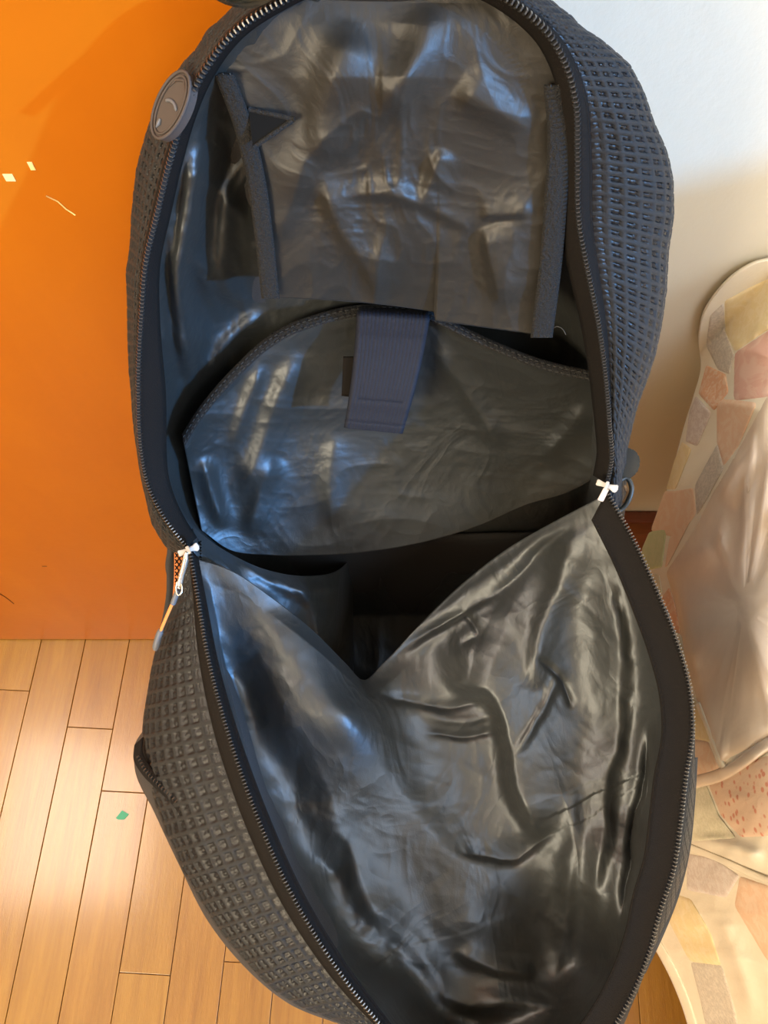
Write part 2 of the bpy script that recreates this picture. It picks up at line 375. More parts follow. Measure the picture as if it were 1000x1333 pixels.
def matched(Ak, Bk, n):
    """two key curves resampled together (same share of length left/right of the crown)"""
    return cr(Ak, n), cr(Bk, n)
def texture_disp(n, m, rows, cols, amp):
    u = np.linspace(0, cols, m)[None]; v = np.linspace(0, rows, n)[:, None]
    fu = u % 1; fv = v % 1
    edge = np.minimum(np.minimum(fu, 1 - fu), np.minimum(fv, 1 - fv))
    r = np.clip((edge - .10) / .12, 0, 1); rad = np.hypot(fu - .5, fv - .5)
    bead = np.exp(-(rad / .13) ** 2)
    groove = np.exp(-((np.minimum(fv, 1 - fv)) / .05) ** 2) * .25
    return amp * (-r + 1.0 * bead * r - groove)
def outer_panel(name, inn, out, back, n, m, rows, cols, amp, matl, wrap=1.0, fade=None):
    a, b = cr(inn, n), cr(out, n)
    w = np.linspace(0, 1, m)[None]                    # 0 rim .. .62 silhouette .. 1 round the back
    th = w * math.pi * .78
    s = np.sin(np.minimum(th, math.pi / 2)); s2 = np.where(th > math.pi/2, 1 - np.sin(th), 0)
    px = a[:, None, 0] + (b[:, None, 0] - a[:, None, 0]) * (s - s2 * .5)
    py = a[:, None, 1] + (b[:, None, 1] - a[:, None, 1]) * (s - s2 * .5)
    d = a[:, None, 2] + (b[:, None, 2] - a[:, None, 2]) * (1 - np.cos(th)) * back
    V = P(px, py, d)
    nr = np.cross(np.gradient(V, axis=0), np.gradient(V, axis=1)); nr /= np.linalg.norm(nr, axis=-1, keepdims=True) + 1e-12
    mid = V[:, :1].mean(0, keepdims=True)
    sg = np.sign((nr * (np.array([0, 0, H]) - V)).sum(-1).mean()); nr = nr * sg
    D = texture_disp(n, m, rows, cols, amp)
    if fade is not None: D = D * fade(np.linspace(0, 1, n)[:, None], w)
    soft = (crumple(px / 90, py / 90, 3, 2) - .4) * .004 * np.sin(np.pi * w)
    V = V + nr * (D + soft)[..., None]
    return grid(name, V, matl, bag, .0012, uv=(cols, rows))
def lerp(A_, B_, t, dz=0, n=60):
    a, b = cr(A_, n), cr(B_, n); c = a * (1 - t) + b * t; c[:, 2] += dz
    return [tuple(x) for x in c]
# textured shell, from a few px outside the zip round to the back
inn = lerp(rim, sil, .11, .001)
sp = outer_panel('side_panel', inn, sil, .9, 1150, 70, 132, 11, .0016, M_mesh, fade=lambda t, w: np.clip((w - .03) / .05, 0, 1) * np.clip(1.25 - 1.25 * np.exp(-((t - .5) / .07) ** 2), 0, 1))
strip('zipper_tape', rim, lerp(rim, sil, .15, -.0012), M_tape, bag, 220, 4, .0008, .0012)
tube('piping', P(*np.array(lerp(rim, sil, .13, -.0018, 240)).T), .0011, M_tape, bag, 6)
# inner tape / facing of the zip
inw = []
for x, y, d in cr(rim, 60):
    cx, cy = 500, 330; L = math.hypot(cx - x, cy - y); w = 26 if x > 500 else 30
    if x < 500: w = 18 + 26 * math.exp(-((y - 560) / 130) ** 2)
    inw.append((x + (cx - x) / L * w, y + (cy - y) / L * w * .6, d + .010))
strip('zipper_facing', rim, inw, M_tape, bag, 220, 6, .0008, .001)

def teeth(name, curve3, pitch, parent, out=(0, 0), size=(.0028, .0016, .0022)):
    q = cr(curve3, 900); W_ = P(q[:, 0], q[:, 1], q[:, 2] - .0016)
    L = np.r_[0, np.cumsum(np.linalg.norm(np.diff(W_, axis=0), axis=1))]; n = int(L[-1] / pitch)
    s = np.linspace(0, L[-1], n); C = np.stack([np.interp(s, L, W_[:, i]) for i in range(3)], -1)
    T = np.gradient(C, axis=0); T /= np.linalg.norm(T, axis=1)[:, None]
    Vw = np.array([0, 0, H]) - C; Vw /= np.linalg.norm(Vw, axis=1)[:, None]
    S = np.cross(T, Vw); S /= np.linalg.norm(S, axis=1)[:, None]; Nn = np.cross(S, T)
    vs, fs = [], []
    cube = [(-1,-.7,-1),(1,-.7,-1),(1,.7,-1),(-1,.7,-1),(-.55,-.45,.8),(.55,-.45,.8),(.55,.45,.8),(-.55,.45,.8)]
    fc = [(3,2,1,0),(4,5,6,7),(0,1,5,4),(1,2,6,5),(2,3,7,6),(3,0,4,7)]
    for i in range(n):
        b0 = len(vs)
        for x, y, z in cube: vs.append(tuple(C[i] + S[i]*x*size[0] + T[i]*y*size[1] + Nn[i]*z*size[2]))
        fs += [tuple(b0 + k for k in f) for f in fc]
    me = bpy.data.meshes.new(name); me.from_pydata(vs, [], fs)
    o = link(name, me, M_teeth, parent, smooth=False); o['kind'] = 'stuff'; return o
teeth('zipper_teeth', rim, .0025, bag, size=(.0017, .0008, .0013))

# ---- shell lining: box-like pouch down to the floor of the bag
BD = [(-60,.34),(-38,.345),(0,.365),(100,.402),(200,.446),(300,.497),(400,.562),(500,.63),(600,.70),(700,.80),(800,.92),(930,.95),(1000,.86),(1060,.76)]
bx, bz = np.array(BD).T
def back_depth(py): return np.interp(py, bx, bz)
n, m = 300, 220
LL = [(x, y, d + .004) for x, y, d in RL][::-1] + [(262,800,.600),(290,900,.605),(318,1000,.60),(345,1060,.60)]
LR = [(x, y, d + .004) for x, y, d in RR][::-1] + [(815,730,.610),(845,860,.600),(850,960,.595),(840,1060,.59)]
tt = np.linspace(0, 1, n) ** 1.15
a, b = cr(LL, t=tt), cr(LR, t=tt); u = np.linspace(0, 1, m)[None]
px = a[:, None, 0] * (1 - u) + b[:, None, 0] * u; py = a[:, None, 1] * (1 - u) + b[:, None, 1] * u
ed = a[:, None, 2] * (1 - u) + b[:, None, 2] * u
e = np.clip(np.minimum(u / .26, (1 - u) / .10), 0, 1); prof = 1 - (1 - e) ** 2.0
d = ed + (back_depth(py) - ed) * prof
shell_folds = [([(250,190),(240,290),(230,370),(238,450),(255,530)], 8, 16, .012), ([(300,230),(292,300),(300,380),(330,400)], 10, 18, .010), ([(205,300),(208,400),(222,480)], 6, 10, .006), ([(215,240),(225,330),(240,420),(250,520)], 10, 22, .012), ([(262,150),(250,260),(262,340),(285,420)], 14, 20, .010),
               ([(350,400),(300,440),(262,500)], 10, 20, .010)]
d = d - (folds(px, py, shell_folds) + .015 * (crumple(px / 80, py / 110, 1, 4) - .45)) * np.minimum(1, e * 3.5)
grid('lining', P(px, py, d), M_lining, bag, .0008)
# back and bottom of the bag (outside)
a, b = cr([(x + (500 - x) * .10, y, d + .02) for x, y, d in SL][::-1] + [(240,820,.80)], 60), cr([(x + (500 - x) * .10, y, d + .02) for x, y, d in SR][::-1] + [(770,800,.80)], 60)
u = np.linspace(0, 1, 30)[None]
px = a[:, None, 0] * (1 - u) + b[:, None, 0] * u; py = a[:, None, 1] * (1 - u) + b[:, None, 1] * u
r = rays(px, py); dd = (DY - .012) / r[..., 1]
dd = np.minimum(dd, back_depth(py) + .012)
grid('back_panel', P(px, py, dd), M_canvas, bag, .002)

# ---- hanging divider (upper flap inside)
DLk = [(330,-30,.352),(290,40,.365),(284,95,.380),(308,160,.402),(325,230,.425),(335,300,.452),(344,386,.492)]
DRk = [(655,-30,.352),(705,40,.363),(733,110,.380),(738,170,.398),(734,250,.425),(727,340,.460),(715,437,.505)]
n, m = 260, 240
a, b = cr(DLk, n), cr(DRk, n); u = np.linspace(0, 1, m)[None]; v = np.linspace(0, 1, n)[:, None]
px = a[:, None, 0] * (1 - u) + b[:, None, 0] * u; py = a[:, None, 1] * (1 - u) + b[:, None, 1] * u
py = py - 12 * np.sin(np.pi * u) * v ** 6 * (u < .6)
d = a[:, None, 2] * (1 - u) + b[:, None, 2] * u
df = [([(470,20),(440,90),(420,160),(425,230)], 30, 50, .010), ([(560,-10),(550,60),(520,110),(480,150)], 30, 26, .009), ([(440,250),(520,255),(570,275),(620,300)], 8, 14, .004),
      ([(420,220),(440,290),(480,350),(500,395)], 12, 30, .008), ([(630,290),(640,340),(655,400)], 8, 40, .007), ([(580,190),(560,240),(550,270)], 10, 20, .005),
      ([(590,110),(640,140),(700,170)], 18, 24, .006), ([(350,320),(380,260),(400,190)], 14, 30, .006), ([(620,280),(660,278),(700,275)], 5, 18, .004)]
endm = np.sin(np.pi * np.clip(u, 0, 1)) ** .5
d = d + .012 * np.sin(np.pi * u) * (.3 + .7 * v) - endm * np.clip((py + 20) / 120, .2, 1) * (.006 + folds(px, py, df) + .010 * (crumple(px / 95 + 7, py / 120, 21, 4) - .4))
d = np.minimum(d, back_depth(py) - .005)
div = grid('divider_pocket', P(px, py, d), M_brown, bag, .0008)
def edge_off(K, dx, dz): return [(x + dx, y, d + dz) for x, y, d in K]
def bind(name, K0, K1, mt=None, th=.0022, n=120): return strip(name, K0, K1, mt or M_bind, bag, n, 7, th, .0012)
bind('binding', edge_off(DLk[2:], -2, -.004), edge_off(DLk[2:], 19, -.004))
bind('binding', edge_off(DRk[2:], -24, -.004), edge_off(DRk[2:], 3, -.004))
def stitches(K, dz, pitch=9, ln=.55, r=.00035, mt=None):
    q = cr(K, int(np.sum(np.hypot(*np.diff(np.array(K)[:, :2], axis=0).T)) / pitch)); vs, fs = [], []
    for i in range(len(q) - 1):
        p0 = q[i]; p1 = q[i] + (q[i + 1] - q[i]) * ln
        A0 = P(p0[0], p0[1], p0[2] + dz); A1 = P(p1[0], p1[1], p1[2] + dz); T = A1 - A0; T /= np.linalg.norm(T)
        V = -A0 + np.array([0, 0, H]); V /= np.linalg.norm(V); S = np.cross(T, V)
        b0 = len(vs)
        for Q in (A0, A1):
            for sx, sv in ((-1, 0), (0, 1), (1, 0), (0, -1)): vs.append(tuple(Q + S * sx * r + V * sv * r))
        fs += [(b0+k, b0+(k+1)%4, b0+4+(k+1)%4, b0+4+k) for k in range(4)] + [(b0+3,b0+2,b0+1,b0), (b0+4,b0+5,b0+6,b0+7)]
    me = bpy.data.meshes.new('stitching'); me.from_pydata(vs, [], fs); o = link('stitching', me, mt or M_tape, bag, False); o['kind'] = 'stuff'; return o
M_thread = mat('grey_thread', (.035, .035, .033), .6)
for dx in (6, 15): stitches(edge_off(DLk[2:], dx, -.0065), 0, 8, mt=M_thread)
for dx in (-16, -6): stitches(edge_off(DRk[2:], dx, -.0068), 0, 8, mt=M_thread)
# triangular corner opening, inside shade painted near-black, with its taped edges
tri = [(324,142,.392),(383,155,.392),(330,192,.400)]
tv = [P(*t) for t in tri]
me = bpy.data.meshes.new('corner_slot'); me.from_pydata([tuple(t) for t in tv], [], [(0, 1, 2)]); o = link('corner_slot', me, mat('slot_painted_shade', (.006, .006, .006), .9, spec=.1), bag, False)
md = o.modifiers.new('t', 'SOLIDIFY'); md.thickness = .001
for A_, B_ in ((0, 1), (1, 2)):
    k = cr([tri[A_], tri[B_]], 12); tube('slot_binding', P(k[:, 0], k[:, 1], k[:, 2] - .001), .0012, M_bind, bag, 6)
# loose thread at the lower corner
k = cr([(716,430,.497),(726,425,.493),(732,428,.492),(737,436,.492)], 14); tube('loose_thread', P(k[:, 0], k[:, 1], k[:, 2]), .0003, M_thread, bag, 5)

# ---- laptop sleeve
ST = [(238,572,.585),(258,540,.580),(275,518,.578),(310,480,.572),(345,448,.566),(378,428,.560),(405,418,.556),(465,404,.552),(556,410,.552),(600,430,.553),(650,453,.555),(705,474,.556),(784,492,.552)]
SB = [(262,690,.655),(300,716,.68),(350,722,.70),(420,722,.712),(500,715,.718),(560,703,.72),(620,685,.715),(690,655,.70),(740,640,.68),(775,620,.655),(795,600,.64)]
n, m = 220, 300
a, b = cr(ST, m), cr(SB, m); v = np.linspace(0, 1, n)[:, None]
px = a[None, :, 0] * (1 - v) + b[None, :, 0] * v; py = a[None, :, 1] * (1 - v) + b[None, :, 1] * v
d = a[None, :, 2] * (1 - v) + b[None, :, 2] * v
sf = [([(262,590),(275,640),(292,690)], 10, 12, .010), ([(395,450),(362,520),(335,600),(310,660)], 16, 22, .012), ([(345,470),(320,530),(300,590)], 10, 10, .006),
      ([(555,440),(600,500),(640,560),(660,590)], 12, 16, .006), ([(440,560),(430,620),(435,690)], 12, 20, .005), 
      ([(360,590),(340,640),(325,700)], 12, 20, .008), ([(765,520),(740,560),(700,600)], 10, 20, .006)]
ev = np.clip(np.minimum(v / .06, 1), 0, 1)
d = d + .010 * np.sin(np.pi * v) - ev * (folds(px, py, sf) + .007 * (crumple(px / 120, py / 90 + 3, 33, 4) - .42))
grid('laptop_sleeve', P(px, py, d), M_lining, bag, .0008)
up = [(x - 1, y - 7, d - .0035) for x, y, d in ST]; dn = [(x + 3, y + 8, d - .0035) for x, y, d in ST]
bind('sleeve_binding', up, dn, M_bind, .0035, 200)
stitches([(x + 2, y + 5, d - .0068) for x, y, d in ST], 0, 8, mt=M_thread)
stitches([(x, y - 2, d - .0068) for x, y, d in ST], 0, 8, mt=M_thread)

# ---- gusset fold of the lining at the left corner, running down into the bag
gt = cr([(250,688,.600),(290,716,.632),(345,742,.66),(400,750,.70),(440,742,.77),(458,725,.88)], 90); gb = cr([(252,740,.60),(300,775,.64),(350,812,.67),(400,850,.72),(440,880,.80),(460,890,.90)], 90)
w = np.linspace(0, 1, 60)[:, None]; px = gt[None, :, 0] * (1 - w) + gb[None, :, 0] * w; py = gt[None, :, 1] * (1 - w) + gb[None, :, 1] * w
d = gt[None, :, 2] * (1 - w) + gb[None, :, 2] * w - .012 * np.sin(np.pi * w) - folds(px, py, [([(380,750),(405,790),(415,850)], 8, 10, .009), ([(300,722),(360,762),(430,790)], 8, 10, .007), ([(340,742),(400,770),(450,760)], 6, 8, .006)]) - .006 * (crumple(px / 70, py / 60, 61, 3) - .4)
grid('lining_fold', P(px, py, d), M_lining, bag, .0008)

# ---- webbing strap with hook-and-loop end
n, m = 90, 130
v = np.linspace(0, 1, n)[:, None]; u = np.linspace(0, 1, m)[None]
TL, TR, BL, BR = (468,404), (557,409), (451,556), (521,563)
px = (TL[0]*(1-u) + TR[0]*u)*(1-v) + (BL[0]*(1-u) + BR[0]*u)*v + 3*np.sin(v*3.1)
py = (TL[1]*(1-u) + TR[1]*u)*(1-v) + (BL[1]*(1-u) + BR[1]*u)*v
d = .533 + .058 * v + .014 * (1 - np.clip(v / .06, 0, 1)) ** 2 + .003 * np.sin(v * 6) + 0 * u
d = d - .0012 * np.abs(np.sin(np.pi * u * 17)) - .0003 * np.sin(v * 260)
d = np.where((np.abs(v - .74) < .006) & (u > .12) & (u < .9), d + .0010, d)
d = np.where((np.abs(v - .93) < .008), d + .0010, d)
st = grid('closure_strap', P(px, py, d), M_web, bag, .0025)
strip('hook_tab', [(447,464,.566),(445,514,.586)], [(466,464,.566),(462,516,.586)], M_tape, bag, 12, 5, .0018)
for y, x0, x1 in ((520, 466, 524), (528, 466, 522), (548, 462, 514)):
    dv = .533 + .058 * ((y - 404) / 155) - .0016
    stitches([(x0, y, dv), ((x0 + x1) / 2, y + 2, dv), (x1, y + 3, dv)], -.001, 5, mt=mat('pale_thread', (.20, .20, .19), .6))

# ================= the opened front flap
FL = [(247,716,.575),(258,780,.572),(270,850,.562),(290,930,.55),(312,1000,.54),(342,1080,.53),(378,1160,.522),(425,1240,.515),(480,1315,.51),(545,1385,.508),(640,1425,.508)]
FR = [(790,640,.568),(826,705,.562),(856,770,.556),(880,830,.549),(897,890,.543),(902,950,.537),(893,1010,.533),(886,1070,.528),(877,1130,.524),(858,1190,.520),(845,1240,.517),(815,1310,.512),(760,1385,.509),(640,1425,.508)]
frim = FL + FR[:-1][::-1]
VT = [(252,726,.585),(300,742,.592),(350,775,.605),(405,820,.625),(450,865,.645),(472,886,.655),(500,862,.668),(545,815,.675),(600,762,.668),(660,715,.645),(720,680,.61),(780,648,.575)]
# outline of the lining, inside the rim
def inset(K, k, dz, c=(590, 1010)):
    o = []
    for x, y, d in K:
        L = math.hypot(c[0] - x, c[1] - y); o.append((x + (c[0] - x) / L * k, y + (c[1] - y) / L * k, d + dz))
    return o
base_pts = [(x, y, d + .006) for x, y, d in inset(FL, 4, 0)] + [(x, y, d + .006) for x, y, d in inset(FR, 4, 0)] + VT
bowl = [(330,900,.60),(330,820,.605),(390,1000,.605),(430,1120,.60),(500,1230,.607),(560,1320,.597),(450,930,.625),(520,980,.655),(580,1000,.655),(600,1100,.645),(620,1200,.622),
        (650,1300,.607),(640,1370,.592),(560,900,.66),(600,850,.655),(680,800,.635),(700,900,.64),(720,1000,.635),(720,1100,.62),(720,1200,.634),(800,760,.595),(820,850,.605),(830,950,.61),(825,1050,.60),(800,1150,.585),(760,1260,.620)]
fd = tps(base_pts + bowl)
ff = [([(300,770),(318,806),(375,911),(424,1017),(466,1115),(508,1227),(536,1331)], 34, 120, .022),   # crest between the dark left face and the grey sheet
      ([(262,730),(276,742),(332,806),(417,897),(473,967),(536,1045),(607,1136),(650,1200)], 60, 42, .016),  # main diagonal fold of the left sheet
      ([(256,722),(262,745),(272,790),(284,850),(305,930),(326,1000),(356,1080),(392,1160),(438,1240),(490,1310),(530,1360)], 15, 78, -.046),
      ([(560,872),(642,900),(670,981),(698,1073),(722,1115)], 13, 95, .026),             # edge of the shaded hollow
      ([(480,903),(560,920),(650,902)], 5, 9, -.004), ([(545,948),(600,960),(655,946)], 4, 7, -.004), ([(540,925),(600,938),(650,925)], 6, 9, .003),
      ([(590,1104),(660,1118),(735,1078)], 6, 22, -.007),
      ([(775,662),(700,708),(630,755),(560,810),(485,866)], 9, 9, .007), ([(760,672),(690,735),(620,790),(540,840),(490,880)], 8, 12, -.006), ([(660,760),(600,812),(520,862)], 7, 8, .006),
      ([(755,668),(742,730),(716,790),(706,850),(690,905)], 16, 26, .012), ([(700,855),(728,880),(745,925)], 4, 6, -.005), ([(735,860),(700,930),(668,985)], 5, 6, .004), ([(600,790),(625,830),(600,850)], 5, 8, -.004),
      ([(768,700),(796,780),(806,880),(795,1000),(782,1120),(770,1230)], 40, 14, .014),
      ([(845,930),(838,1000),(828,1080),(812,1160),(806,1215)], 6, 8, -.013), ([(866,960),(858,1050),(842,1130),(826,1200)], 8, 9, .006),
      ([(745,1010),(748,1090),(735,1200),(720,1290)], 16, 12, .006), ([(590,1235),(640,1262),(700,1268)], 8, 16, .005), ([(560,1290),(640,1310),(740,1300)], 10, 20, .006), ([(470,1150),(540,1240),(600,1330)], 20, 30, .006)]
n, m = 330, 300
top = cr(VT, m); v = np.linspace(0, 1, n)
left, right = cr(inset(FL[:-2], 4, 0), n), cr(inset(FR[:-2], 4, 0), n)
bot = cr([left[-1], (535,1376,.513), (640,1416,.513), (748,1386,.513), right[-1]], m)
uu = np.linspace(0, 1, m)[None, :, None]; vv = v[:, None, None]
top[0], top[-1] = left[0], right[0]
C = (1 - vv) * top[None] + vv * bot[None] + (1 - uu) * left[:, None] + uu * right[:, None] - ((1-uu)*(1-vv)*top[0] + uu*(1-vv)*top[-1] + (1-uu)*vv*bot[0] + uu*vv*bot[-1])
px, py = C[..., 0], C[..., 1]
edge = np.clip(np.minimum(uu[..., 0], 1 - uu[..., 0]) / .024, 0, 1) * np.clip(.25 + vv[..., 0] / .06, 0, 1)
rot = R(35); rx = px * math.cos(rot) + py * math.sin(rot); ry = -px * math.sin(rot) + py * math.cos(rot)
jx = px + 2.5 * (vnoise(px / 16, py / 16, 4) - .5) + 12 * (vnoise(px / 60, py / 60, 8) - .5); jy = py + 2.5 * (vnoise(px / 16, py / 16, 6) - .5) + 12 * (vnoise(px / 60, py / 60, 2) - .5)
d = fd(px, py) - edge * (folds(jx, jy, ff) + .007 * (crumple(rx / 300, ry / 120, 51, 4) - .4) * np.clip((px - 300 - (py - 720) * .42) / 160, .25, 1) + .0022 * (crumple(px / 80, py / 70, 77, 3) - .4) * np.clip((px - 440) / 80, 0, 1))
FD = P(px, py, d)
grid('flap_lining', FD, M_lining, bag, .0008)
# outside of the flap under the lining
sub = (slice(None, None, 6), slice(None, None, 6)); cen = edge[sub]
grid('front_panel', P(px[sub], py[sub], fd(px[sub], py[sub]) + .010 + .035 * np.clip(cen, 0, 1)), M_canvas, bag, .0015)
# facing tape inside the flap zip, wide on the right
strip('flap_facing', frim, [(x, y, d + .006) for x, y, d in (inset(FL, 15, 0) + inset(FR[:-1], 42, 0)[::-1])], M_tape, bag, 260, 7, .0008, -.002)
stitches([(x, y, d + .0035) for x, y, d in (inset(FL, 13, 0) + inset(FR[:-1], 39, 0)[::-1])], 0, 7, mt=M_tape)
teeth('flap_zipper_teeth', frim, .0025, bag, size=(.0017, .0008, .0013))
FSL = [(236,735,.62),(222,790,.63),(203,840,.635),(192,890,.632),(186,945,.622),(188,985,.615),(204,1050,.60),(236,1130,.585),(270,1192,.572),(320,1255,.56),(380,1305,.552),(450,1336,.55),(540,1400,.548),(640,1450,.548)]
FSR = [(806,672,.62),(832,715,.61),(860,775,.60),(884,835,.592),(900,895,.585),(905,950,.578),(905,1000,.574),(903,1060,.568),(896,1110,.563),(884,1165,.558),(862,1220,.553),(826,1300,.548),(770,1400,.548),(640,1450,.548)]
fsil = FSL + FSR[:-1][::-1]
strip('flap_zipper_tape', frim, lerp(frim, fsil, .16, .001), M_tape, bag, 240, 4, .0008, .001)
outer_panel('flap_side_panel', lerp(frim, fsil, .14, .002), fsil, .9, 1000, 84, 96, 15, .0018, M_mesh, fade=lambda t, w: np.clip((w - .02) / .04, 0, 1) * np.clip((.52 - t) / .05, 0.15, 1) * np.clip((.80 - w) / .2, 0, 1))
# lower front pocket: smooth canvas skirt with its own zip, standing out at the left
PK0 = [(206,936,.600),(204,965,.598),(210,1000,.590),(232,1040,.578),(248,1085,.575),(290,1165,.56),(350,1245,.55),(420,1302,.545),(470,1330,.545)]
PK1 = [(190,946,.632),(176,968,.634),(175,998,.634),(202,1060,.622),(236,1132,.605),(268,1195,.59),(312,1252,.578),(375,1306,.568),(455,1338,.56)]
def skirt(n=160, m=16):
    a, b = cr(PK0, n), cr(PK1, n); w = np.linspace(0, 1, m)[None]; th = w * math.pi * .8
    s = np.where(th < math.pi/2, np.sin(th), 1 - .8 * (1 - np.sin(th)))
    px = a[:, None, 0] + (b[:, None, 0] - a[:, None, 0]) * s; py = a[:, None, 1] + (b[:, None, 1] - a[:, None, 1]) * s
    d = a[:, None, 2] + (b[:, None, 2] - a[:, None, 2]) * (1 - np.cos(th))
    d = d - .003 * crumple(px / 50, py / 50, 5, 3)
    return grid('front_pocket', P(px, py, d), M_canvas, bag, .0015)
skirt()
PZ = [(181,966,.604),(180,985,.598),(190,1003,.590),(208,1022,.580),(229,1042,.571),(246,1066,.564)]
strip('pocket_zipper_tape', [(x - 5, y + 4, d - .002) for x, y, d in PZ], [(x + 6, y - 6, d - .002) for x, y, d in PZ], M_tape, bag, 40, 4, .001)
teeth('pocket_zipper_teeth', [(x, y, d - .003) for x, y, d in PZ[1:]], .0030, bag, size=(.0016, .0009, .0011))
# right side: second, lower zip of the front pocket
PR = [(903,985,.560),(899,1050,.556),(893,1105,.552),(880,1160,.549),(860,1212,.546),(835,1265,.543)]
strip('pocket_zipper_tape', [(x - 8, y, d - .003) for x, y, d in PR], [(x + 4, y + 1, d + .004) for x, y, d in PR], M_canvas, bag, 60, 4, .001)
teeth('pocket_zipper_teeth', [(x - 3, y, d - .004) for x, y, d in PR[2:]], .0030, bag, size=(.0014, .0009, .0010))

# ---- zip sliders
def slider(px, py, d, ang, name='zipper_slider'):
    o = P(np.array(px), np.array(py), np.array(d)); Z = np.array([0, 0, H]) - o; Z /= np.linalg.norm(Z)
    X = np.array([1., 0, 0]); X -= Z * (X @ Z); X /= np.linalg.norm(X); Y = np.cross(Z, X)
    c, s = math.cos(ang), math.sin(ang); X, Y = X * c + Y * s, -X * s + Y * c
    out = [(-.0075,-.0025),(-.0075,.0025),(-.003,.0016),(.003,.0016),(.0075,.0032),(.0085,-.001),(.0065,-.0035),(.003,-.0018),(-.003,-.0018)]
    b = prism(name, out, -.002, .003, M_white, bag, (o, X, Y, Z), .0006); return b, (o, X, Y, Z)
sl, fr = slider(245, 716, .566, R(22))
o0, X, Y, Z = fr
prism('bridge', [(-.0012,-.003),(.0012,-.003),(.0012,.003),(-.0012,.003)], .003, .006, M_nickel, sl, fr, .0004)
sr, fr2 = slider(790, 632, .556, R(-20))
prism('bridge', [(-.0012,-.003),(.0012,-.003),(.0012,.003),(-.0012,.003)], .003, .006, M_white, sr, fr2, .0004)
prism('zip_pull', [(-.0025,-.012),(.0018,-.012),(.0026,-.002),(-.0014,-.002)], -.0015, .001, mat('pale_pink_pull', (.62, .52, .48), .5), sr, fr2, .0004)
k = cr([(243,718,.560),(240,735,.562),(236,750,.564),(233,766,.566)], 20); tube('zip_pull', P(*k.T), np.interp(np.arange(20), [0, 3, 17, 19], [.0012, .0022, .0022, .0012]), M_nickel, sl, 10)
t_ = np.linspace(0, 2*math.pi, 22, endpoint=True)
tube('split_ring', P(233 + 4.0*np.cos(t_), 766 + 9*np.sin(t_), .564 + 0*t_), .0007, M_nickel, sl, 6, True)
k = cr([(232,768,.566),(228,778,.568),(225,786,.570)], 10); tube('cord_sleeve', P(*k.T), .0021, M_rub, sl, 10)
k = cr([(226,782,.570),(219,798,.574),(213,812,.577),(209,822,.580)], 14); tube('pull_cord', P(*k.T), .0013, M_cord, sl, 8)
k = cr([(210,819,.580),(206,831,.583),(202,846,.586)], 10); tube('cord_end', P(*k.T), np.array([.0018,.0026,.0028,.0028,.0028,.0028,.0028,.0028,.0026,.0016]), M_rub, sl, 10)
# ---- badge on the shell's upper left
bo = P(np.array(224.), np.array(138.), np.array(.3755)); Zb = np.array([-.50, -.45, .72]); Zb /= np.linalg.norm(Zb)
Yb = np.array([.20, .12, 1.]); Yb -= Zb * (Yb @ Zb); Yb /= np.linalg.norm(Yb); Xb = np.cross(Yb, Zb)
oval = lambda rx, ry, n=40: [(rx * math.cos(t), ry * math.sin(t)) for t in np.linspace(0, 2*math.pi, n, endpoint=False)]
bd = prism('rubber_badge', oval(.0098, .0172), -.004, .0008, M_badge, bag, (bo, Xb, Yb, Zb))
def bpts(pts, z): return np.array([bo + Xb * x + Yb * y + Zb * z for x, y in pts])
for rx, ry, rr in ((.0094, .0168, .0009), (.0074, .0146, .0007)):
    tube('badge_rim', bpts(oval(rx, ry) + [(rx, 0)], .001), rr, M_badge, bd, 8, True)
arc = [(.0045 * math.cos(t) + .0005, .0030 * math.sin(t) - .001) for t in np.linspace(.3, 2.9, 12)]
tube('badge_mark', bpts(arc, .0010), [.0003]+[.0010]*10+[.0003], M_rub, bd, 6)
tube('badge_mark', bpts([(-.002,-.0085),(-.0015,-.0105),(-.002,-.0130)], .0010), [.0008,.0014,.0005], M_rub, bd, 6)
tube('badge_mark', bpts([(-.006,.006),(-.004,.011),(.001,.0135),(.005,.010)], .0010), [.0003,.0008,.0009,.0003], M_badge, bd, 6)
# ---- straps and fittings at the sides
strip('shoulder_strap', [(200,680,.66),(214,700,.65),(218,740,.66),(214,790,.68),(205,832,.70)], [(230,705,.67),(232,730,.67),(236,760,.68),(234,800,.70),(226,850,.72)], M_canvas, bag, 60, 6, .008, .004)
# open netting of the side pocket over an orange ground
strip('side_pocket', [(228,702,.635),(228,750,.637),(224,800,.64)], [(262,712,.60),(264,760,.602),(262,800,.605)], M_orange, bag, 20, 4, .001)
vs = []
bmn = bmesh.new()
for fam in (-1, 1):
    for k in range(-10, 22):
        pts = []
        for t in np.linspace(0, 1, 26):
            x = 228 + 34 * t; y = 702 + k * 8 + fam * 46 * t + (2 if fam > 0 else 0)
            if 700 < y < 800: pts.append((x, y, .630 - .035 * t))
        if len(pts) > 3:
            W_ = P(*np.array(pts).T)
            T = np.gradient(W_, axis=0); T /= np.linalg.norm(T, axis=1)[:, None]
            Vv = np.array([0, 0, H]) - W_; Vv /= np.linalg.norm(Vv, axis=1)[:, None]; S = np.cross(T, Vv)
            rows = [[bmn.verts.new(w + a_ * S_ * .0009 + b_ * v_ * .0006) for a_, b_ in ((-1, 0), (0, 1), (1, 0), (0, -1))] for w, S_, v_ in zip(W_, S, Vv)]
            for r0, r1 in zip(rows[:-1], rows[1:]):
                for q_ in range(4): bmn.faces.new((r0[q_], r0[(q_+1) % 4], r1[(q_+1) % 4], r1[q_]))
me = bpy.data.meshes.new('pocket_netting'); bmn.to_mesh(me); bmn.free()
o = link('pocket_netting', me, M_tape, bag); o['kind'] = 'stuff'
